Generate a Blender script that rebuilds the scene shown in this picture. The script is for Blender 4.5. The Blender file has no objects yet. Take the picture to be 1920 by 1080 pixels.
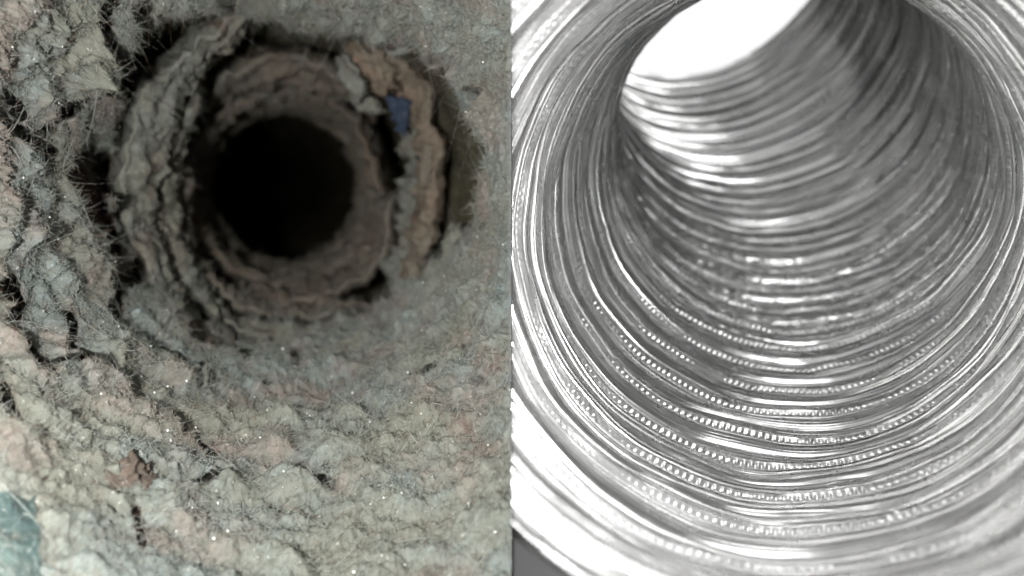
# Two dryer ducts stand side by side with an added thin card between them: a lint clogged one on the left,
# a clean corrugated foil one on the right.  One unit is 10 cm.
import bpy, bmesh, math
import numpy as np
from mathutils import Vector

scene = bpy.context.scene
scene.unit_settings.scale_length = 0.1
PI = math.pi
F = 2060.0                                   # focal length in pixels of a 1920 pixel wide frame

# ------------------------------------------------------------------ camera, world, lamps, exposure
cam_data = bpy.data.cameras.new("camera")
cam = bpy.data.objects.new("camera", cam_data)
scene.collection.objects.link(cam)
cam.location = (0, 0, 0)
cam.rotation_euler = (PI / 2, 0, 0)
cam_data.sensor_width = 36
cam_data.lens = 36 * F / 1920
cam_data.clip_start = 0.05
cam_data.clip_end = 200
cam_data.dof.use_dof = True
cam_data.dof.focus_distance = 2.25
cam_data.dof.aperture_fstop = 1.4
scene.camera = cam

world = bpy.data.worlds.new("World")
scene.world = world
world.use_nodes = True
bg = world.node_tree.nodes["Background"]
bg.inputs[0].default_value = (1, 1, 1, 1)
bg.inputs[1].default_value = 1.0

def area_lamp(name, loc, target, size, power, spread=180, color=(1, 1, 1)):
    d = bpy.data.lights.new(name, 'AREA')
    d.shape = 'DISK'
    d.size = size
    d.energy = power
    d.color = color
    d.spread = math.radians(spread)
    o = bpy.data.objects.new(name, d)
    scene.collection.objects.link(o)
    o.location = loc
    o.rotation_euler = (Vector(target) - Vector(loc)).to_track_quat('-Z', 'Y').to_euler()
    return o

area_lamp("inspection_lamp", (-0.50, 0.42, 0.00), (-0.66, 3.0, 0.04), 0.09, 31.0, spread=115, color=(1.0, 1.0, 0.97))
area_lamp("softbox_lamp", (1.15, 0.70, 0.25), (0.05, 1.70, -0.02), 0.9, 330.0, spread=88)
area_lamp("opening_lamp", (2.0, 5.8, 3.4), (0.76, 3.95, 1.25), 2.2, 120.0)  # unseen lamp added past the far opening to brighten the bend

scene.view_settings.view_transform = 'Standard'
scene.view_settings.look = 'None'
scene.view_settings.exposure = 0.0
scene.view_settings.gamma = 1.0
scene.cycles.use_denoising = True
scene.cycles.max_bounces = 12
scene.cycles.glossy_bounces = 10
scene.cycles.diffuse_bounces = 4

# ------------------------------------------------------------------ helpers
rng = np.random.RandomState(7)

GRAD = rng.normal(size=(32, 32, 32, 3))
GRAD = (GRAD / np.linalg.norm(GRAD, axis=-1)[..., None]).astype(np.float32)

def vnoise(p):
    """gradient noise in about -1..1 at the points p (n, 3)"""
    i = np.floor(p).astype(np.int64)
    f = (p - i).astype(np.float32)
    w = f * f * f * (f * (f * 6 - 15) + 10)
    out = 0
    for dx in (0, 1):
        for dy in (0, 1):
            for dz in (0, 1):
                g = GRAD[(i[:, 0] + dx) & 31, (i[:, 1] + dy) & 31, (i[:, 2] + dz) & 31]
                d = g[:, 0] * (f[:, 0] - dx) + g[:, 1] * (f[:, 1] - dy) + g[:, 2] * (f[:, 2] - dz)
                k = (w[:, 0] if dx else 1 - w[:, 0]) * (w[:, 1] if dy else 1 - w[:, 1]) * (w[:, 2] if dz else 1 - w[:, 2])
                out = out + d * k
    return out * 1.7

ROT = np.array([[0.36, 0.48, -0.8], [-0.8, 0.60, 0.0], [0.48, 0.64, 0.60]])

def fbm(p, octaves=3, gain=0.5):
    s = 0
    a = 1.0
    q = np.asarray(p, dtype=np.float64)
    for k in range(octaves):
        s = s + a * vnoise(q)
        q = q @ ROT.T * 2.03 + 11.7
        a *= gain
    return s

def billow(p, octaves=3, gain=0.5):
    """puffy lumps with sharp creases between them, about -0.5..1"""
    s = 0
    a = 1.0
    q = np.asarray(p, dtype=np.float64)
    for k in range(octaves):
        s = s + a * (np.sqrt(vnoise(q) ** 2 + 0.05) * 2.6 - 1.0)
        q = q @ ROT.T * 2.03 + 5.3
        a *= gain
    return s

def smooth(a, b, x):
    t = np.clip((x - a) / (b - a), 0, 1)
    return t * t * (3 - 2 * t)

def mesh_obj(name, verts, faces, mat, parent=None, smooth_shade=True, attrs=None):
    verts = np.asarray(verts, dtype=np.float32)
    faces = np.asarray(faces, dtype=np.int32)
    me = bpy.data.meshes.new(name)
    nv, (nf, k) = len(verts), faces.shape
    me.vertices.add(nv)
    me.vertices.foreach_set("co", verts.ravel())
    me.loops.add(nf * k)
    me.loops.foreach_set("vertex_index", faces.ravel())
    me.polygons.add(nf)
    me.polygons.foreach_set("loop_start", np.arange(0, nf * k, k, dtype=np.int32))
    me.polygons.foreach_set("use_smooth", np.full(nf, smooth_shade, dtype=bool))
    for an, av in (attrs or {}).items():
        at = me.attributes.new(an, 'FLOAT', 'POINT')
        at.data.foreach_set("value", np.asarray(av, dtype=np.float32))
    me.update(calc_edges=True)
    me.validate()
    me.materials.append(mat)
    o = bpy.data.objects.new(name, me)
    scene.collection.objects.link(o)
    o.parent = parent
    return o

def grid_faces(n, m, close_m=False):
    """quads of an n x m vertex grid"""
    i = np.arange(n - 1)[:, None]
    j = np.arange(m if close_m else m - 1)[None, :]
    j2 = (j + 1) % m
    a = i * m + j
    b = i * m + j2
    c = (i + 1) * m + j2
    d = (i + 1) * m + j
    return np.stack([a, b, c, d], -1).reshape(-1, 4)

def drop_unused(verts, faces, attrs=None):
    used = np.unique(faces)
    new = np.full(len(verts), -1, dtype=np.int64)
    new[used] = np.arange(len(used))
    at = {k: v[used] for k, v in (attrs or {}).items()}
    return verts[used], new[faces], at

def cut_at_card(verts, faces, side, attrs=None, gap=0.0009):
    """trim a mesh flush against the dividing card (the plane x = 0)"""
    out = verts[:, 0] * side < gap
    keep = ~np.all(out[faces], axis=1)
    verts = verts.copy()
    verts[out, 0] = gap * side
    return drop_unused(verts, faces[keep], attrs)

def thing(name, label, cat, loc=(0, 0, 0), group=None):
    o = bpy.data.objects.new(name, None)
    o.empty_display_size = 0.1
    scene.collection.objects.link(o)
    o.location = loc
    o["label"] = label
    o["category"] = cat
    if group:
        o["group"] = group
    return o

def tag(o, label, cat, group=None):
    o["label"] = label
    o["category"] = cat
    if group:
        o["group"] = group
    return o

class Nodes:
    def __init__(self, name):
        self.m = bpy.data.materials.new(name)
        self.m.use_nodes = True
        self.t = self.m.node_tree
        self.b = self.t.nodes["Principled BSDF"]
        self.geo = self.t.nodes.new("ShaderNodeTexCoord").outputs["Object"]
    def node(self, kind, **kw):
        n = self.t.nodes.new(kind)
        for k, v in kw.items():
            setattr(n, k, v)
        return n
    def link(self, a, b):
        self.t.links.new(a, b)
    def noise(self, scale, detail=3, rough=0.55, vec=None):
        n = self.node("ShaderNodeTexNoise")
        n.inputs["Scale"].default_value = scale
        n.inputs["Detail"].default_value = detail
        n.inputs["Roughness"].default_value = rough
        self.link(vec or self.geo, n.inputs["Vector"])
        return n.outputs["Fac"]
    def ramp(self, fac, a, b, ca=(0, 0, 0, 1), cb=(1, 1, 1, 1)):
        n = self.node("ShaderNodeValToRGB")
        n.color_ramp.elements[0].position = a
        n.color_ramp.elements[1].position = b
        n.color_ramp.elements[0].color = ca
        n.color_ramp.elements[1].color = cb
        self.link(fac, n.inputs[0])
        return n.outputs[0]
    def mix(self, fac, a, b, blend='MIX'):
        n = self.node("ShaderNodeMix", data_type='RGBA', blend_type=blend)
        for s, v in ((0, fac), (6, a), (7, b)):
            if hasattr(v, "is_linked"):
                self.link(v, n.inputs[s])
            elif s == 0:
                n.inputs[s].default_value = v
            else:
                n.inputs[s].default_value = tuple(v) + ((1,) if len(v) == 3 else ())
        return n.outputs[2]
    def math(self, op, a, b=0.0):
        n = self.node("ShaderNodeMath", operation=op)
        for s, v in ((0, a), (1, b)):
            if hasattr(v, "is_linked"):
                self.link(v, n.inputs[s])
            else:
                n.inputs[s].default_value = v
        return n.outputs[0]
    def attr(self, name):
        return self.node("ShaderNodeAttribute", attribute_name=name).outputs["Fac"]
    def bump(self, height, strength, dist):
        n = self.node("ShaderNodeBump")
        n.inputs["Strength"].default_value = strength
        n.inputs["Distance"].default_value = dist
        self.link(height, n.inputs["Height"])
        self.link(n.outputs[0], self.b.inputs["Normal"])

def plain(name, color, rough=0.6, metal=0.0, spec=0.5, noise=0.15, scale=8):
    k = Nodes(name)
    c = tuple(color)
    dark = tuple(x * (1 - noise) for x in c)
    k.link(k.mix(k.noise(scale, 4), dark, tuple(min(1, x * (1 + noise)) for x in c)), k.b.inputs["Base Color"])
    k.b.inputs["Roughness"].default_value = rough
    k.b.inputs["Metallic"].default_value = metal
    k.b.inputs["Specular IOR Level"].default_value = spec
    return k.m

def foil_material(name, base, rough):
    k = Nodes(name)
    n = k.noise(5, 4)
    dust = k.noise(190, 3, 0.7)
    col = k.mix(k.ramp(n, 0.35, 0.7), tuple(c * 0.86 for c in base), base)
    col = k.mix(k.math('MULTIPLY', k.ramp(dust, 0.60, 0.72), k.ramp(k.noise(9, 2), 0.45, 0.62)), col, tuple(min(1, c * 1.15) for c in base))
    k.link(col, k.b.inputs["Base Color"])
    k.b.inputs["Metallic"].default_value = 1.0
    r = k.node("ShaderNodeMapRange")
    r.inputs[3].default_value = rough - 0.08
    r.inputs[4].default_value = rough + 0.10
    k.link(k.noise(14, 5, 0.65), r.inputs[0])
    k.link(r.outputs[0], k.b.inputs["Roughness"])
    k.bump(k.noise(26, 3, 0.5), 0.10, 0.006)
    return k.m

M_FOIL = foil_material("foil", (0.50, 0.50, 0.495), 0.25)
M_SEAM = foil_material("crimped_foil", (0.66, 0.66, 0.655), 0.32)
M_CARD = plain("dark_card", (0.010, 0.010, 0.0098), 1.0, spec=0.0)
M_TABLE = plain("grey_table", (0.10, 0.10, 0.10), 0.6, scale=3)

# ------------------------------------------------------------------ the setting
TABLE_Z = -1.32
n_ = 2
tv = [(-14, -3, TABLE_Z), (14, -3, TABLE_Z), (14, 22, TABLE_Z), (-14, 22, TABLE_Z)]
table = mesh_obj("tabletop", tv, [(0, 1, 2, 3)], M_TABLE)
table["kind"] = "structure"

def box(x0, x1, y0, y1, z0, z1):
    v = [(x, y, z) for x in (x0, x1) for y in (y0, y1) for z in (z0, z1)]
    f = [(0, 1, 3, 2), (4, 6, 7, 5), (0, 4, 5, 1), (2, 3, 7, 6), (0, 2, 6, 4), (1, 5, 7, 3)]
    return v, f

v, f = box(-0.0004, 0.0004, 1.15, 8.0, TABLE_Z + 0.004, 2.0)
card = mesh_obj("divider_card", v, f, M_CARD, smooth_shade=False)  # added card, keeps each side's lamp off the other duct
tag(card, "added thin dark upright card parting the two ducts and blocking lamp spill", "divider")

# ------------------------------------------------------------------ the clean foil duct
R0 = 0.5
PITCHES = np.interp(np.arange(60), [0, 4, 8, 13], [0.185, 0.18, 0.14, 0.105])      # the strip is pulled tighter in the bend
COIL_AT = np.concatenate([[0], np.cumsum(PITCHES)]) - PITCHES[0]

def coil_length(turns):
    """arc length reached after so many turns of the strip (turn 0 starts one turn in)"""
    return np.interp(np.asarray(turns) + 1, np.arange(len(COIL_AT)), COIL_AT)

KEYS = np.array([(0.325, 1.34, 0.055), (0.45, 1.85, 0.09), (0.605, 2.45, 0.19), (0.785, 3.10, 0.42), (0.82, 3.60, 0.75), (0.70, 4.00, 1.18)])

def spline(keys, n=4000):
    """a smooth path through the keys, sampled evenly"""
    k = np.vstack([2 * keys[0] - keys[1], keys, 2 * keys[-1] - keys[-2]])
    out = []
    for i in range(1, len(k) - 2):
        t = np.linspace(0, 1, 300, endpoint=False)[:, None]
        p0, p1, p2, p3 = k[i - 1], k[i], k[i + 1], k[i + 2]
        out.append(0.5 * (2 * p1 + (p2 - p0) * t + (2 * p0 - 5 * p1 + 4 * p2 - p3) * t ** 2 + (3 * p1 - p0 - 3 * p2 + p3) * t ** 3))
    p = np.vstack(out + [k[-2][None]])
    for _ in range(400):
        p[1:-1] = (p[:-2] + p[1:-1] * 2 + p[2:]) / 4
    d = np.concatenate([[0], np.cumsum(np.linalg.norm(np.diff(p, axis=0), axis=1))])
    s = np.linspace(0, d[-1], n)
    return np.stack([np.interp(s, d, p[:, c]) for c in range(3)], -1), s

PATH, ARC = spline(KEYS)
TAN = np.gradient(PATH, ARC, axis=0)
TAN /= np.linalg.norm(TAN, axis=1)[:, None]
UPV = np.zeros_like(TAN)
u = np.array([0, 0, 1.0])
for i in range(len(TAN)):                    # parallel transport, so the coils never twist
    u = u - TAN[i] * u.dot(TAN[i])
    u /= np.linalg.norm(u)
    UPV[i] = u
SIDE = np.cross(TAN, UPV)                    # to the right
LEN = ARC[-1]

def tube_points(l, phi, r):
    """points at arc length l, angle phi (0 = top, clockwise) and radius r from the axis"""
    l = np.clip(l, 0, LEN)
    i = l / LEN * (len(ARC) - 1)
    a = np.floor(i).astype(int)
    b = np.minimum(a + 1, len(ARC) - 1)
    t = (i - a)[:, None]
    def lerp(A):
        return A[a] * (1 - t) + A[b] * t
    return lerp(PATH) + (lerp(UPV) * np.cos(phi)[:, None] + lerp(SIDE) * np.sin(phi)[:, None]) * r[:, None]

BEADS = 212
SEAM_W = 0.20

def wall_profile(uu, turns):
    """how far the foil stands in from the wall across one turn (uu = 0..1 after the seam); turns counts along the whole strip"""
    h = np.zeros_like(uu)
    for i, (c, w, a) in enumerate(((0.06, 0.030, .0050), (0.15, 0.030, .0060), (0.25, 0.034, .0058), (0.36, 0.034, .0045), (0.56, 0.10, .0022),
                                   (0.76, 0.032, .0050), (0.86, 0.028, .0055), (0.95, 0.026, .0050))):
        q = np.stack([turns * 2.3, np.full_like(turns, i * 5.7), np.zeros_like(turns)], -1)
        k = np.clip(1 + 0.9 * fbm(q, 2), 0.15, 2)
        h += a * k * np.exp(-((uu - c - 0.02 * vnoise(q * 1.7 + 40)) / w) ** 2 * 1.6)
    return h

def dents(phi, l):
    q = np.stack([np.cos(phi) * 1.6, np.sin(phi) * 1.6, l * 4.0], -1)
    q2 = np.stack([np.cos(phi) * 7, np.sin(phi) * 7, l * 16.0], -1)
    q3 = np.stack([np.cos(phi) * 3.5, np.sin(phi) * 3.5, l * 9.0], -1)
    crinkle = smooth(1.45, 1.75, l) * smooth(2.35, 2.0, l) * 0.0022 * fbm(np.stack([np.cos(phi) * 22, np.sin(phi) * 22, l * 40.0], -1), 2, 0.6)
    return crinkle + 0.010 * fbm(q, 2) - 0.010 * np.maximum(0, vnoise(q3 + 50) - 0.35) + 0.0007 * fbm(q2 + 9, 2)

duct = thing("foil_duct", "clean silver corrugated foil duct curving up to a bright white opening", "duct", (0.4, 1.58, TABLE_Z))
DORG = np.array([0.4, 1.58, TABLE_Z])

def trim_right(o, V):
    """cut a foil piece cleanly where it meets the card"""
    if len(V) and V[:, 0].min() < 0.0012:
        bm = bmesh.new()
        bm.from_mesh(o.data)
        bmesh.ops.bisect_plane(bm, geom=bm.verts[:] + bm.edges[:] + bm.faces[:], dist=1e-7, plane_co=(0.0012 - DORG[0], 0, 0),
                               plane_no=(1, 0, 0), clear_inner=True)
        bm.to_mesh(o.data)
        bm.free()
    return o

def build_turn(k, nphi, nu, beads):
    phi = np.linspace(0, 2 * PI, nphi + 1)
    uu = np.linspace(0, 1, nu + 1)
    U, P = np.meshgrid(uu, phi, indexing='ij')
    U, P = U.ravel(), P.ravel()
    l = coil_length(k + P / (2 * PI) + SEAM_W + (1 - SEAM_W) * U)
    r = R0 - wall_profile(U, k + P / (2 * PI)) + dents(P, l)
    V = tube_points(l, P, r)
    F_ = grid_faces(nu + 1, nphi + 1)
    keep = np.all((l[F_] > 0.0) & (l[F_] < LEN), axis=1)
    V, F_, _ = drop_unused(V, F_[keep])
    if len(F_) == 0:
        return
    turn = trim_right(mesh_obj("foil_coil", V - DORG, F_, M_FOIL, duct), V)
    # the crimped seam of this turn: a raised strip pressed into small beads
    nb = nphi if not beads else BEADS * 6
    phi = np.linspace(0, 2 * PI, nb + 1)
    ss = np.linspace(0, 1, 11 if beads else 6)
    S, P = np.meshgrid(ss, phi, indexing='ij')
    S, P = S.ravel(), P.ravel()
    q = np.stack([P * 5, np.full_like(P, k * 5.1), np.zeros_like(P)], -1)
    wob = 0.05 * fbm(q, 3)
    lift = np.maximum(0, fbm(q * 1.9 + 31, 2) - 0.62)
    l = coil_length(k + P / (2 * PI) + SEAM_W * S + (wob + lift * 0.16) * smooth(0.55, 1.0, S) * (S < 0.999))
    arch = np.clip(np.sin(PI * np.clip(S, 0.001, 0.999)), 0, 1) ** 0.45
    h = 0.006 * arch + 0.006 * np.exp(-((S - 0.85) / 0.07) ** 2) * (1 + 3.0 * lift)
    if beads:
        bead = np.stack([np.floor(BEADS * P / (2 * PI) + 0.5) * 0.73, np.full_like(P, k * 2.2), np.zeros_like(P)], -1)
        amp = np.clip(0.75 + 0.7 * vnoise(np.stack([P * 6, np.full_like(P, k * 2.2), np.zeros_like(P)], -1)) + 0.5 * vnoise(bead), 0, 1.5)
        ph = BEADS * P + 1.2 * vnoise(np.stack([P * 12, np.full_like(P, k * 1.3), np.zeros_like(P)], -1))
        h += 0.0015 * amp * np.tanh(2.2 * np.cos(ph)) * np.exp(-((S - 0.42) / 0.30) ** 4)
    r = R0 - h + dents(P, l)
    V = tube_points(l, P, r)
    F_ = grid_faces(len(ss), nb + 1)
    keep = np.all((l[F_] > 0.0) & (l[F_] < LEN), axis=1)
    V, F_, _ = drop_unused(V, F_[keep])
    if len(F_):
        trim_right(mesh_obj("crimped_seam", V - DORG, F_, M_SEAM, turn), V)

phi = np.linspace(0, 2 * PI, 361)
sec = np.linspace(0, 2 * PI, 10)
SC, P = np.meshgrid(sec, phi, indexing='ij')
SC, P = SC.ravel(), P.ravel()
roll = 0.009 + 0.002 * vnoise(np.stack([P * 5, SC * 0, SC * 0], -1))
V = tube_points(np.full_like(P, 0.03) + 0.4 * roll * np.sin(SC), P, R0 + 0.006 + roll * np.cos(SC) + dents(P, np.full_like(P, 0.03)))
trim_right(mesh_obj("rolled_rim", V - DORG, grid_faces(10, 361), M_FOIL, duct), V)

N_TURNS = int(np.searchsorted(COIL_AT, LEN)) + 1
for k in range(-1, N_TURNS):
    near = k < 17
    build_turn(k, 360 if near else 180, 56 if near else 40, near)

# ------------------------------------------------------------------ the clogged duct
AX = np.array([(530 - 960) / F, 1.0, (540 - 350) / F])
AX /= np.linalg.norm(AX)
ER = np.cross(AX, [0, 0, 1.0]); ER /= np.linalg.norm(ER)     # to the right of the duct's axis
EU = np.cross(ER, AX)                                         # up from the duct's axis

def cyl(th, s, r):
    return AX * s[:, None] + (ER * np.cos(th)[:, None] + EU * np.sin(th)[:, None]) * r[:, None]

def radial(th):
    return ER * np.cos(th)[:, None] + EU * np.sin(th)[:, None]

def ray(px, py):
    """angle round the duct's axis and slope away from it of the sight line through a photograph pixel"""
    d = np.stack([(np.asarray(px, float) - 960) / F, np.ones(np.shape(px)), (540 - np.asarray(py, float)) / F], -1)
    a, b, c = d @ ER, d @ EU, d @ AX
    return np.arctan2(b, a), np.hypot(a, b) / c

def pixel(p):
    return 960 + F * p[:, 0] / p[:, 1], 540 - F * p[:, 2] / p[:, 1]

def profile(points, full=True):
    """a function angle -> slope through photograph points given round the axis"""
    pts = np.array(points, float)
    th, q = ray(pts[:, 0], pts[:, 1])
    o = np.argsort(th)
    th, q = th[o], q[o]
    th = np.concatenate([th - 2 * PI, th, th + 2 * PI])
    q = np.tile(q, 3)
    return lambda x: np.interp(np.mod(np.asarray(x) + PI, 2 * PI) - PI, th, q)

def lint_material(name, tones, rust=(0.085, 0.030, 0.022), speck=0.5):
    k = Nodes(name)
    a, b, c, d = (tuple(x * 0.80 for x in t) for t in tones)
    col = k.mix(k.ramp(k.noise(3.1, 3), 0.40, 0.60), a, b)
    col = k.mix(k.ramp(k.noise(5.3, 3, vec=None), 0.52, 0.66), col, c)
    v = k.node("ShaderNodeVectorMath", operation='ADD')
    v.inputs[1].default_value = (7.3, 2.1, 4.4)
    k.link(k.geo, v.inputs[0])
    col = k.mix(k.ramp(k.noise(6.5, 4, vec=v.outputs[0]), 0.56, 0.68), col, d)
    fine = k.noise(60, 5, 0.7)
    col = k.mix(k.ramp(fine, 0.30, 0.72), tuple(x * 0.62 for x in b), col)
    dots = k.math('MULTIPLY', k.ramp(k.noise(75, 2, vec=v.outputs[0]), 0.66, 0.72), speck)
    col = k.mix(dots, col, (0.07, 0.045, 0.032))
    pale = k.math('MULTIPLY', k.ramp(k.noise(90, 2), 0.68, 0.74), 0.6)
    col = k.mix(pale, col, (0.62, 0.62, 0.58))
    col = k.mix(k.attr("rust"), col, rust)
    k.link(col, k.b.inputs["Base Color"])
    k.b.inputs["Roughness"].default_value = 1.0
    k.b.inputs["Specular IOR Level"].default_value = 0.1
    k.bump(k.noise(140, 5, 0.75), 0.5, 0.006)
    return k.m

M_LINT = lint_material("grey_lint", ((0.27, 0.318, 0.32), (0.298, 0.302, 0.252), (0.345, 0.285, 0.255), (0.255, 0.27, 0.235)))
M_BROWN = lint_material("brown_lint", ((0.285, 0.27, 0.23), (0.30, 0.255, 0.205), (0.26, 0.27, 0.24), (0.215, 0.185, 0.15)))
M_ORANGE = lint_material("orange_lint", ((0.36, 0.25, 0.185), (0.32, 0.265, 0.205), (0.31, 0.28, 0.23), (0.22, 0.155, 0.11)))
M_PALE = lint_material("pale_lint", ((0.30, 0.32, 0.295), (0.31, 0.305, 0.25), (0.34, 0.295, 0.245), (0.27, 0.285, 0.24)))
M_DUN = lint_material("dun_lint", ((0.24, 0.195, 0.16), (0.19, 0.15, 0.125), (0.27, 0.24, 0.21), (0.11, 0.075, 0.06)))
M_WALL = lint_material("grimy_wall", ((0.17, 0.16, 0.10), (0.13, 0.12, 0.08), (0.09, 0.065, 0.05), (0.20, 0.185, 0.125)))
M_HOLE_SHADE = plain("hole_shade", (0.02, 0.017, 0.014), 1.0, spec=0.0)  # the hole's deep shade, painted into the end cap's colour
M_FIBRE = plain("pale_fibre", (0.27, 0.28, 0.26), 0.8, noise=0.3, scale=3)
M_DARKFIBRE = plain("brown_fibre", (0.14, 0.09, 0.06), 0.8, noise=0.4, scale=3)
M_GLINT = plain("glint", (0.95, 0.95, 0.92), 0.15, metal=0.0, spec=1.0, noise=0.02)
M_BLUE = lint_material("blue_cloth", ((0.055, 0.08, 0.135), (0.075, 0.10, 0.15), (0.04, 0.055, 0.10), (0.17, 0.18, 0.19)))
M_TEAL = lint_material("teal_cloth", ((0.065, 0.10, 0.097), (0.08, 0.115, 0.108), (0.11, 0.135, 0.12), (0.06, 0.095, 0.093)))

clog = thing("clogged_duct", "dryer duct packed with ragged layers of grey and brown lint around a dark hole", "duct", (-0.5, 2.0, TABLE_Z))
LORG = np.array([-0.5, 2.0, TABLE_Z])

def along(px, py, line):
    """0..1: how far along a course the nearest point of it lies"""
    best = np.full(px.shape, 1e9)
    frac = np.zeros(px.shape)
    ln = [math.hypot(b[0] - a[0], b[1] - a[1]) for a, b in zip(line[:-1], line[1:])]
    tot, acc = sum(ln), 0.0
    for ((x0, y0), (x1, y1)), L in zip(zip(line[:-1], line[1:]), ln):
        t = np.clip(((px - x0) * (x1 - x0) + (py - y0) * (y1 - y0)) / (L * L + 1e-9), 0, 1)
        d = np.hypot(px - x0 - t * (x1 - x0), py - y0 - t * (y1 - y0))
        frac = np.where(d < best, (acc + t * L) / tot, frac)
        best = np.minimum(best, d)
        acc += L
    return frac

def seg_dist(px, py, line, side=False):
    """distance to a course of points and, on request, +1 for points farther from the hole than it"""
    best = np.full(px.shape, 1e9)
    sgn = np.zeros(px.shape)
    for (x0, y0), (x1, y1) in zip(line[:-1], line[1:]):
        dx, dy = x1 - x0, y1 - y0
        t = np.clip(((px - x0) * dx + (py - y0) * dy) / (dx * dx + dy * dy + 1e-9), 0, 1)
        qx, qy = x0 + t * dx, y0 + t * dy
        d = np.hypot(px - qx, py - qy)
        if side:
            out = np.hypot(px - 530, py - 350) - np.hypot(qx - 530, qy - 350)
            sgn = np.where(d < best, np.tanh(out / 4), sgn)
        best = np.minimum(best, d)
    return (best, sgn) if side else best

# cracks between the lint clods: (half width, depth, rust, course)
CRACKS = [
    (8, .070, .35, [(205, -10), (185, 40), (190, 80), (203, 110), (192, 150), (172, 168)]),
    (7, .055, .80, [(172, 168), (150, 175), (122, 190), (97, 205)]),
    (6, .045, .50, [(203, 110), (187, 150), (180, 172)]),
    (6, .045, .25, [(-5, 165), (20, 182), (38, 215)]),
    (6, .045, .20, [(0, 216), (25, 245), (60, 262), (82, 285), (62, 300)]),
    (5, .040, .60, [(62, 30), (50, 45)]), (5, .04, .3, [(20, 120), (30, 110)]),
    (9, .060, .75, [(128, 325), (148, 385), (165, 418), (186, 440), (184, 480), (198, 520), (206, 598)]),
    (13, .090, .10, [(143, 295), (165, 340), (205, 358), (222, 402), (240, 440), (258, 480), (245, 522)]),
    (5, .035, .70, [(190, 440), (205, 470), (200, 510)]),
    (11, .085, .05, [(268, 62), (256, 120), (242, 180), (226, 232), (236, 282), (217, 312), (150, 300)]),
    (10, .060, .80, [(18, 535), (40, 572), (22, 612), (48, 650), (65, 690)]),
    (7, .045, .70, [(123, 600), (124, 652)]),
    (7, .045, .85, [(150, 678), (188, 702), (216, 722), (224, 728)]), (9, .05, .8, [(240, 745), (250, 765)]),
    (6, .035, .80, [(322, 790), (345, 822)]), (6, .035, .8, [(366, 815), (368, 830), (398, 848)]),
    (10, .065, .30, [(305, 545), (335, 580), (350, 610), (366, 640)]), (7, .045, .4, [(366, 640), (400, 658), (460, 680)]),
    (4, .018, .70, [(255, 955), (258, 985), (268, 1022)]), (5, .03, .5, [(5, 720), (12, 760), (35, 790)]),
    (9, .070, .05, [(262, 10), (270, 55), (315, 70), (340, 50)]), (8, .06, .05, [(420, -5), (425, 30)]),
    (6, .045, .30, [(160, 230), (162, 260)]), (6, .05, .20, [(140, 300), (180, 310)]),
    (6, .040, .50, [(905, 245), (925, 280)]), (7, .05, .10, [(830, 445), (850, 460), (895, 420)]),
]
# ledges where one matted layer overlaps the next: (height, course)
LEDGES = [
    (.060, [(195, 20), (190, 110), (160, 175), (100, 215), (60, 262)]),
    (.065, [(125, 300), (165, 340), (190, 400), (186, 470), (200, 560), (215, 620), (270, 660), (340, 700), (420, 730)]),
    (.070, [(150, 280), (205, 355), (232, 430), (258, 490), (300, 550), (350, 615), (420, 655), (520, 685), (620, 690)]),
    (.060, [(262, 15), (252, 120), (236, 190), (222, 290), (180, 310)]),
    (.050, [(10, 520), (40, 580), (35, 620), (70, 690), (150, 690), (220, 730), (260, 770), (330, 800), (400, 850)]),
    (.040, [(110, 590), (130, 650), (190, 690), (240, 740)]),
    (.045, [(930, 120), (900, 200), (925, 290), (900, 370), (925, 430)]),
    (.035, [(420, 760), (520, 790), (620, 770), (720, 725), (820, 690), (900, 640)]),
    (.030, [(300, 930), (420, 900), (520, 895), (650, 930)]),
    (.045, [(560, 40), (660, 45), (760, 60), (840, 110)]),
]
# rusty brown stains: (radius, strength, course)
STAINS = [
    (26, .55, [(860, 790), (915, 860)]), (20, .5, [(850, 960), (880, 950)]), (34, .35, [(640, 700), (680, 740)]),
    (18, .45, [(900, 680), (925, 690)]), (22, .35, [(620, 560), (700, 570)]), (26, .35, [(140, 160), (200, 200)]),
    (20, .3, [(205, 600), (330, 760)]), (24, .35, [(870, 200), (930, 330)]), (18, .3, [(40, 330), (50, 470)]),
]
EDGE = profile([(240, 470), (228, 400), (222, 340), (218, 285), (230, 180), (258, 75), (330, 45), (440, 40), (490, 38), (540, 62), (600, 78),
                (650, 72), (740, 84), (790, 120), (850, 180), (872, 240), (905, 300), (905, 350), (880, 410), (840, 450), (800, 490),
                (742, 528), (690, 575), (640, 590), (560, 612), (480, 625), (400, 612), (345, 580), (300, 545)])
def funnel(s):
    """mean radius of the lint lining: flaring at the mouth, almost straight towards the hole"""
    return 0.40 + 0.45 * np.exp(-(s - 1.34) / 0.90)

def s_of_slope(q):
    """depth at which the sight line with slope q meets the lining's mean funnel"""
    t = np.linspace(0.9, 6.0, 4000)
    g = funnel(t) / t
    return np.interp(q, g[::-1], t[::-1])

def lumps(p, amp=1.0, fine=1.0):
    h = 0.030 * fbm(p * 5.0 + 3, 2, 0.5) + 0.026 * billow(p * 9.0 + 3, 2, 0.5)
    h += 0.0065 * billow(p * 22.0, 2, 0.55)
    h += fine * 0.0050 * fbm(p * 60.0, 2, 0.7)
    h += fine * 0.0042 * fbm(p * 140.0, 2, 0.8)
    return h * amp

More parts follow.
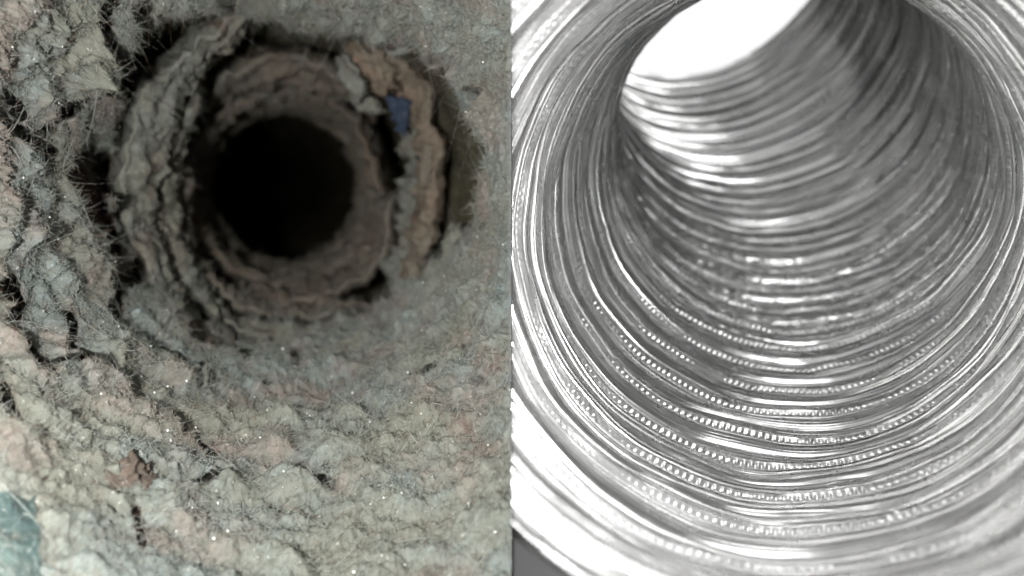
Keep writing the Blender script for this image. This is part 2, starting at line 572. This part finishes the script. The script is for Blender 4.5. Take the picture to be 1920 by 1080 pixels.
NTH, NS = 1500, 470
th = np.linspace(0, 2 * PI, NTH + 1)
S0 = 1.34
qe = EDGE(th)
qe = qe * (1 + 0.030 * fbm(np.stack([np.cos(th) * 9, np.sin(th) * 9, th * 0], -1), 3, 0.65))
se = s_of_slope(qe)
tt = np.linspace(0, 1, NS)
body = 0.93
T, TH = np.meshgrid(tt, th, indexing='ij')
SE = np.broadcast_to(se, T.shape)
tb = np.clip(T / body, 0, 1)
S = S0 + (SE - S0) * tb
R = funnel(S)
lip = np.clip((T - body) / (1 - body), 0, 1)
R = R + 0.16 * lip ** 1.2 + 0.02 * smooth(0.9, 1.0, tb) * (1 - lip)
S = S + 0.05 * np.sin(lip * PI * 0.6)
TH, S, R, lip = TH.ravel(), S.ravel(), R.ravel(), lip.ravel()
P = cyl(TH, S, R)
ok = P[:, 0] < 0.12                                   # beyond the card nothing is built
ER_ = radial(TH)
N = -ER_ - 0.38 * AX
N /= np.linalg.norm(N, axis=1)[:, None]
px, py = pixel(P)
px0, py0 = px.copy(), py.copy()
wq = P * 14.0
px = px + 5 * fbm(wq + 4, 3, 0.65)
py = py + 5 * fbm(wq + 19, 3, 0.65)
H = np.zeros(len(P))
# the lower half is a matted slope, the upper left is broken into clods
rough = 0.85 + 0.45 * smooth(450, 200, px0) * smooth(850, 600, py0) + 0.15 * smooth(300, 60, py0) - 0.1 * smooth(780, 1000, py0)
H[ok] = lumps(P[ok], 1.0) * rough[ok]
rust = np.zeros(len(P))
SLOT = np.zeros(len(P))                               # cracks run down the duct, in under the next layer
for w, dep, ru, line in CRACKS:
    xs, ys = [a for a, b in line], [b for a, b in line]
    m = ok & (px0 > min(xs) - 90) & (px0 < max(xs) + 90) & (py0 > min(ys) - 90) & (py0 < max(ys) + 90)
    d, sg = seg_dist(px[m], py[m], line, True)
    w = w * 1.55
    d = np.where(sg < 0, d * 0.62, d)
    c = 1 - smooth(w * 0.6, w * 1.2, d)
    H[m] *= 1 - 0.65 * np.exp(-(d / (2.6 * w)) ** 2)
    SLOT[m] = np.maximum(SLOT[m], dep * 5.0 * c)
    H[m] += dep * 0.15 * np.maximum(sg, 0) * (1 - c) * np.exp(-np.maximum(d - w, 0) / 34)
    H[m] -= dep * 0.30 * np.maximum(-sg, 0) * (1 - c) * np.exp(-np.maximum(d - w, 0) / 20)
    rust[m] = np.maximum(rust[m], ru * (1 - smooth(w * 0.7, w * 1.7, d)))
for hgt, line in LEDGES:
    xs, ys = [a for a, b in line], [b for a, b in line]
    m = ok & (px0 > min(xs) - 140) & (px0 < max(xs) + 140) & (py0 > min(ys) - 140) & (py0 < max(ys) + 140)
    x, y = px[m] + 9 * fbm(P[m] * 6 + 40, 2), py[m] + 9 * fbm(P[m] * 6 + 60, 2)
    d, sg = seg_dist(x, y, line, True)
    fr = along(x, y, line)
    e = smooth(0, 0.18, fr) * smooth(1, 0.82, fr)
    H[m] += 0.65 * hgt * e * (0.5 + 0.5 * sg) * np.exp(-d / 45)
    H[m] -= 0.45 * hgt * e * (0.5 - 0.5 * sg) * np.exp(-d / 16)
    SLOT[m] = np.maximum(SLOT[m], 4.0 * hgt * e * np.exp(-((d - 9) / 9.0) ** 4) * (sg < 0) * smooth(-0.30, 0.05, vnoise(P[m] * 7 + 7) + 0.35 * smooth(420, 200, x) - 0.25 * smooth(500, 800, x)))
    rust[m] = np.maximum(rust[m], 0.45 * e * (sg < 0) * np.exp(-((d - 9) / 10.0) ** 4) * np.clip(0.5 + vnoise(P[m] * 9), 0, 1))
for w, ru, line in STAINS:
    d = seg_dist(px, py, line)
    rust = np.maximum(rust, ru * (1 - smooth(0, w * 1.6, d)) * np.clip(0.5 + 1.1 * fbm(P * 40, 2), 0, 1))
DOWN = P / np.linalg.norm(P, axis=1)[:, None]
P = P + N * H[:, None] + DOWN * SLOT[:, None]
LP, LN = P.copy(), N
LPX, LPY = px0, py0
Fc = grid_faces(NS, NTH + 1)
Fc = Fc[np.all(ok[Fc], axis=1)]
V, Fc, at = drop_unused(P, Fc, {"rust": rust})
V, Fc, at = cut_at_card(V, Fc, -1, at)
lining = mesh_obj("lint_lining", V - LORG, Fc, M_LINT, clog, attrs=at)

def on_lining(x, y):
    i = np.argmin((LPX - x) ** 2 + (LPY - y) ** 2)
    return LP[i], LN[i]

# the grimy duct wall behind the lint, ended by a flat cap painted near black for shade
th = np.linspace(0, 2 * PI, 181)
sw = np.linspace(2.72, 14.0, 240)
S, TH = np.meshgrid(sw, th, indexing='ij')
S, TH = S.ravel(), TH.ravel()
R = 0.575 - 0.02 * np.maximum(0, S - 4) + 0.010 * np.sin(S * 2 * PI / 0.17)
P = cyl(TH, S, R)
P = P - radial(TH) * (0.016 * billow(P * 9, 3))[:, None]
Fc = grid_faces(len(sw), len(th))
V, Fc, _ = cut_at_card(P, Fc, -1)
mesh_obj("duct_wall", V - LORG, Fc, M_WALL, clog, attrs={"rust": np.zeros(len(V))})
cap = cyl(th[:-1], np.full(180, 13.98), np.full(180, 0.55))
mesh_obj("dark_end_cap", np.vstack([cap, cap.mean(0)[None]]) - LORG, [(i, (i + 1) % 180, 180) for i in range(180)], M_HOLE_SHADE, clog,
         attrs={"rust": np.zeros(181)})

RING_PTS = []

def lint_ring(outer, inner, s_o, s_e, mat, a0=None, a1=None, amp=0.55, rag=0.05, seed=0, m=60, n=900):
    """a ledge of lint built up round the duct: its face runs from the outer to the inner outline, both flanks fall away behind it"""
    full = a0 is None
    A0, A1 = (0, 360) if full else (a0, a1)
    n = int(n * (A1 - A0) / 360) + 2
    th = np.radians(np.linspace(A0, A1, n))
    qo, qi = profile(outer)(th), profile(inner)(th)
    c3 = np.stack([np.cos(th), np.sin(th), np.full_like(th, seed * 1.37)], -1)
    qi = qi * (1 + rag * fbm(c3 * 7, 3, 0.7))
    qo = qo * (1 + rag * 0.7 * fbm(c3 * 6 + 8, 3, 0.65))
    e = np.ones_like(th)
    if not full:
        deg = np.degrees(th)
        e = np.sqrt(np.clip(smooth(A0, A0 + 14, deg) * smooth(A1, A1 - 14, deg), 0, 1))
    mid = 0.62 * qo + 0.38 * qi
    qo2, qi2 = mid + (qo - mid) * (0.15 + 0.85 * e), mid + (qi - mid) * (0.15 + 0.85 * e)
    back = 0.10 * (1 - e)                              # the ends sink back towards the wall
    r_o, r_i = qo2 * s_o, qi2 * s_e
    # cross-section: outer flank, face, lip, inner flank
    knots = np.array([0.0, 0.16, 0.30, 0.70, 0.82, 1.0])
    cr = np.stack([r_o + 0.05, r_o + 0.012, r_o - 0.004, r_i + 0.004, r_i + 0.004, r_i + 0.10], 0) + back
    cs = np.stack([s_o + 0.22 + 0 * r_o, s_o + 0.05 + 0 * r_o, s_o + 0 * r_o, s_e + 0 * r_o, s_e + 0.06 + 0 * r_o, s_e + 0.20 + 0 * r_o], 0)
    t = np.linspace(0, 1, m)
    R = np.stack([np.interp(t, knots, cr[:, j]) for j in range(n)], 1)
    S = np.stack([np.interp(t, knots, cs[:, j]) for j in range(n)], 1)
    kern = np.exp(-np.linspace(-2, 2, 13) ** 2); kern /= kern.sum()
    R, S = (np.apply_along_axis(lambda c: np.convolve(np.pad(c, 6, mode='edge'), kern, 'valid'), 0, A) for A in (R, S))
    R -= 0.018 * np.sin(np.clip((t - 0.16) / 0.66, 0, 1) * PI)[:, None]
    TH = np.broadcast_to(th, R.shape).ravel()
    R, S = R.ravel(), S.ravel()
    P = cyl(TH, S, R)
    N = -radial(TH) - 0.6 * AX
    N /= np.linalg.norm(N, axis=1)[:, None]
    P = P + N * (lumps(P + seed * 0.7, amp) - 0.006)[:, None]
    rust = 0.8 * np.clip(fbm(P * 9 + 3, 3, 0.6) - 0.45, 0, 1)
    Fc = grid_faces(m, n)
    V, Fc, at = cut_at_card(P, Fc, -1, {"rust": rust})
    o = mesh_obj("lint_ring", V - LORG, Fc, mat, clog, attrs=at)
    sel = np.repeat((t > 0.16) & (t < 0.85), n)
    RING_PTS.append((P[sel], N[sel]))
    return o

C = lambda rho: [(530 + rho * math.cos(a), 350 - rho * math.sin(a)) for a in np.radians(np.arange(-180, 180, 30))]
# the pale band that sweeps from the top left down into the floor
lint_ring([(455, 45), (430, 45), (370, 70), (322, 110), (268, 175), (240, 250), (228, 300), (226, 360), (238, 420), (262, 480), (310, 560), (370, 630), (450, 690), (560, 690)],
          [(450, 95), (420, 108), (375, 160), (340, 195), (318, 265), (300, 310), (296, 360), (292, 420), (300, 452), (322, 510), (345, 545), (395, 600), (450, 630), (560, 640)],
          3.22, 3.40, M_PALE, 98, 262, seed=1, amp=0.62, rag=0.035)
# the next bands inwards on the left
lint_ring([(400, 150), (360, 180), (335, 230), (318, 290), (300, 360), (300, 430), (320, 500), (360, 560), (430, 615), (520, 640), (600, 630)],
          [(410, 180), (378, 215), (360, 250), (345, 300), (335, 350), (332, 420), (345, 460), (385, 530), (445, 588), (520, 600), (600, 596)],
          3.52, 3.68, M_PALE, 122, 290, seed=2, amp=0.62, rag=0.04)
lint_ring([(350, 280), (336, 340), (334, 410), (352, 470), (385, 520), (440, 575), (530, 600), (640, 580)],
          [(372, 290), (360, 340), (352, 400), (372, 465), (402, 515), (455, 556), (530, 578), (640, 556)],
          3.82, 3.96, M_BROWN, 160, 310, seed=3)
# the brown collar over the hole
lint_ring([(385, 215), (392, 170), (420, 132), (470, 112), (530, 106), (590, 112), (640, 138), (680, 175)],
          [(400, 222), (412, 198), (440, 178), (490, 168), (530, 160), (590, 180), (630, 192), (668, 205)],
          3.95, 4.18, M_BROWN, 44, 142, seed=4)
# right hand bands
lint_ring([(700, 70), (760, 110), (812, 180), (828, 270), (822, 330), (815, 400), (806, 470), (770, 530)],
          [(660, 120), (720, 160), (764, 215), (780, 270), (778, 330), (772, 400), (768, 450), (740, 510)],
          3.52, 3.66, M_ORANGE, -48, 66, seed=5, amp=0.7, rag=0.06)
lint_ring([(765, 215), (785, 270), (785, 330), (782, 400), (778, 470), (750, 520)],
          [(735, 230), (750, 270), (748, 330), (742, 400), (742, 450), (715, 500)],
          3.70, 3.80, M_PALE, -48, 33, seed=11, amp=0.6, rag=0.06)
lint_ring(C(178), [(670, 180), (672, 230), (676, 300), (680, 345), (690, 380)], 4.20, 4.35, M_ORANGE, -8, 50, seed=6, amp=0.35, rag=0.04)
lint_ring([(735, 370), (738, 420), (720, 470), (680, 520), (620, 555), (540, 575), (450, 570)],
          [(688, 370), (686, 420), (672, 460), (640, 500), (590, 525), (530, 540), (450, 530)],
          3.95, 4.22, M_BROWN, -125, 2, seed=7, amp=0.5)
# darker rings deep in the hole
lint_ring(C(186), C(158), 4.30, 4.50, M_BROWN, seed=8, amp=0.5)
lint_ring(C(162), C(136), 4.95, 5.20, M_BROWN, seed=9, amp=0.5)

def blob(name, centre, size, mat, parent, up, amp=0.5, seed=0, rust=0.0, org=None, sub=4):
    """a ragged clump"""
    bm = bmesh.new()
    bmesh.ops.create_icosphere(bm, subdivisions=sub, radius=1.0)
    v = np.array([x.co[:] for x in bm.verts])
    f = np.array([[q.index for q in x.verts] for x in bm.faces])
    bm.free()
    up = np.asarray(up, float) / np.linalg.norm(up)
    side = np.cross(up, AX); side /= np.linalg.norm(side)
    fwd = np.cross(side, up)
    k = 1 + amp * (0.7 * fbm(v * 1.3 + seed, 2, 0.6) + 0.35 * billow(v * 3.1 + seed, 3, 0.6) + 0.3 * fbm(v * 8 + seed, 3, 0.7))
    w = v * k[:, None] * np.asarray(size)
    p = side * w[:, :1] + fwd * w[:, 1:2] + up * w[:, 2:] + np.asarray(centre)
    p, f, _ = cut_at_card(p, f, -1)
    org = LORG if org is None else np.asarray(org)
    return mesh_obj(name, p - org, f, mat, parent, attrs={"rust": np.full(len(p), rust)})

def at_ray(x, y, s):
    th, q = ray(np.array([x]), np.array([y]))
    return cyl(th, np.array([s]), q * s)[0], -radial(th)[0]

c, nrm = at_ray(700, 130, 3.58); blob("lint_clump", c, (0.060, 0.08, 0.09), M_ORANGE, clog, ER - 0.9 * EU, seed=1)
c, nrm = at_ray(660, 150, 3.50); blob("lint_clump", c, (0.030, 0.04, 0.075), M_PALE, clog, ER * 0.5 - EU, seed=4)
c, nrm = at_ray(690, 196, 3.60); blob("lint_clump", c, (0.026, 0.04, 0.05), M_PALE, clog, ER - 0.3 * EU, seed=9)
c, nrm = at_ray(800, 300, 3.60); blob("lint_clump", c, (0.022, 0.04, 0.10), M_BROWN, clog, EU, seed=14)
c, nrm = on_lining(850, 455); blob("lint_clump", c, (0.05, 0.04, 0.025), M_PALE, clog, nrm, seed=3)

# separate scraps caught in the lint
c, nrm = on_lining(245, 900)
o = blob("lint_ball", c + nrm * 0.002, (0.040, 0.048, 0.036), M_DUN, None, nrm, seed=5, amp=0.75, rust=0.0, org=c)
o.location = c
tag(o, "small brown lint ball stuck on the pale floor at lower left", "lint ball")

def scrap(name, corners, s_in, mat, label, cat, nx=24, ny=24, crumple=0.01, thick=0.004, follow=False, ragged=5):
    """a scrap of cloth: a crumpled sheet with thickness"""
    cs = np.array(corners, float)
    g = np.linspace(0, 1, nx); h = np.linspace(0, 1, ny)
    G, Hh = np.meshgrid(g, h, indexing='ij')
    G, Hh = G.ravel(), Hh.ravel()
    xy = (cs[0] * ((1 - G) * (1 - Hh))[:, None] + cs[1] * (G * (1 - Hh))[:, None] + cs[2] * (G * Hh)[:, None] + cs[3] * ((1 - G) * Hh)[:, None])
    edge = ragged * np.stack([fbm(np.column_stack([xy * 0.09, xy[:, 0] * 0 + j * 9]), 3, 0.7) for j in (0, 1)], -1)
    xy = xy + edge
    pts, nn = [], []
    for x, y in xy:
        if follow:
            p, q = on_lining(x, y)
        else:
            p, q = at_ray(x, y, s_in)
        pts.append(p); nn.append(q)
    p, q = np.array(pts), np.array(nn)
    if follow:
        p2 = p.reshape(nx, ny, 3).copy()
        for _ in range(25):
            p2[1:-1, 1:-1] = (p2[:-2, 1:-1] + p2[2:, 1:-1] + p2[1:-1, :-2] + p2[1:-1, 2:]) / 4
        for _ in range(4):
            p2[1:-1, 0] = (p2[:-2, 0] + p2[2:, 0]) / 2; p2[1:-1, -1] = (p2[:-2, -1] + p2[2:, -1]) / 2
            p2[0, 1:-1] = (p2[0, :-2] + p2[0, 2:]) / 2; p2[-1, 1:-1] = (p2[-1, :-2] + p2[-1, 2:]) / 2
        p = p2.reshape(-1, 3)
    lift = 0.010 if follow else 0.0
    p = p + q * (lift + crumple * billow(p * 30, 3, 0.6))[:, None] + 0.3 * crumple * np.stack([fbm(p * 60 + i * 9, 2) for i in range(3)], -1)
    f = grid_faces(nx, ny)
    o0 = p.mean(0)
    n = len(p)
    both = np.vstack([p, p - q * thick])
    rim = [j for j in range(ny)] + [i * ny + ny - 1 for i in range(1, nx)] + [(nx - 1) * ny + j for j in range(ny - 2, -1, -1)] + [i * ny for i in range(nx - 2, 0, -1)]
    side = [(rim[i], rim[(i + 1) % len(rim)], rim[(i + 1) % len(rim)] + n, rim[i] + n) for i in range(len(rim))]
    o = mesh_obj(name, both - o0, np.vstack([f, f[:, ::-1] + n, side]), mat, attrs={"rust": np.zeros(2 * n)})
    o.location = o0
    tag(o, label, cat)
    return o

scrap("cloth_scrap", [(724, 178), (766, 190), (760, 258), (742, 244)], 3.60, M_BLUE, "tiny crumpled blue cloth scrap caught at the right of the dark hole", "scrap", 20, 36, 0.005)
scrap("cloth_scrap", [(-60, 930), (66, 936), (80, 1100), (-60, 1110)], 1.3, M_TEAL, "blurred teal cloth scrap lying on the lint in the bottom left corner", "scrap", 60, 60, 0.003, follow=True, ragged=11)

# loose fibres: thin curled hairs standing off the lint
def fibres(pts, nrm, count, lo, hi, width, mat, curl=1.0, lift=0.5, seg=4):
    r = np.random.RandomState(len(pts) + count)
    i = r.randint(0, len(pts), count)
    p, n = pts[i], nrm[i]
    d = r.normal(size=(count, 3))
    d -= n * np.sum(d * n, 1)[:, None] * 0.9
    d /= np.linalg.norm(d, axis=1)[:, None]
    d = d + n * (lift * r.rand(count))[:, None]
    bend = np.cross(d, r.normal(size=(count, 3))) * (curl * r.uniform(0.2, 1.0, count))[:, None]
    L = r.uniform(lo, hi, count)[:, None]
    wv = np.cross(d, p / np.linalg.norm(p, axis=1)[:, None])
    wv /= np.linalg.norm(wv, axis=1)[:, None] + 1e-9
    W = (width * r.uniform(0.6, 1.4, count))[:, None]
    rows = []
    for k in range(seg + 1):
        t = k / seg
        c = p + d * L * t + bend * L * t * t - n * L * 0.35 * t * t + n * 0.002
        w = W * (1 - 0.7 * t)
        rows += [c - wv * w / 2, c + wv * w / 2]
    v = np.stack(rows, 1)                               # count, 2(seg+1), 3
    base = (np.arange(count) * (2 * (seg + 1)))[:, None, None]
    q = np.array([[2 * k, 2 * k + 1, 2 * k + 3, 2 * k + 2] for k in range(seg)])[None]
    f = (base + q).reshape(-1, 4)
    v = v.reshape(-1, 3)
    bad = v[:, 0] > -0.003
    f = f[~np.any(bad[f], axis=1)]
    v, f, _ = drop_unused(v, f)
    o = mesh_obj("lint_fibre", v - LORG, f, mat, clog)
    o["kind"] = "stuff"
    return o

vis = ok & (SLOT < 0.02) & (LP[:, 0] < -0.002) & (lip < 0.6) & (LPX > -60) & (LPX < 965) & (LPY > -60) & (LPY < 1140)
# fibres are as dense over the picture's near lint as over its far lint
vp, vn = LP[vis], LN[vis]
fibres(vp, vn, 80000, 0.006, 0.018, 0.0011, M_LINT, curl=1.6, lift=1.0, seg=3)
fibres(vp, vn, 9000, 0.014, 0.045, 0.0008, M_FIBRE, curl=2.0, lift=0.5)
fibres(vp, vn, 4000, 0.02, 0.05, 0.0007, M_DARKFIBRE, curl=2.0, lift=0.3)
fibres(vp, vn, 110, 0.08, 0.18, 0.0012, M_FIBRE, curl=1.2, lift=0.2, seg=8)
rp, rn = np.vstack([a for a, b in RING_PTS]), np.vstack([b for a, b in RING_PTS])
fibres(rp, rn, 9000, 0.008, 0.020, 0.0011, M_PALE, curl=1.6, lift=1.0, seg=3)

# glints: glitter specks among the fibres, their sparkle painted as near-white colour
r = np.random.RandomState(3)
i = r.randint(0, len(vp), 170)
oc = np.array([(1, 0, 0), (-1, 0, 0), (0, 1, 0), (0, -1, 0), (0, 0, 1), (0, 0, -1)], float)
of = np.array([(0, 2, 4), (2, 1, 4), (1, 3, 4), (3, 0, 4), (2, 0, 5), (1, 2, 5), (3, 1, 5), (0, 3, 5)])
vs, fs = [], []
for k, j in enumerate(i):
    c = vp[j] + vn[j] * 0.006
    if c[0] > -0.02:
        continue
    fs.append(of + 6 * len(vs))
    vs.append(c + oc * r.uniform(0.0012, 0.0032) * r.uniform(0.6, 1.4, (6, 1)))
gl = mesh_obj("glint_speck", np.vstack(vs) - LORG, np.vstack(fs), M_GLINT, clog, smooth_shade=False)
gl["kind"] = "stuff"
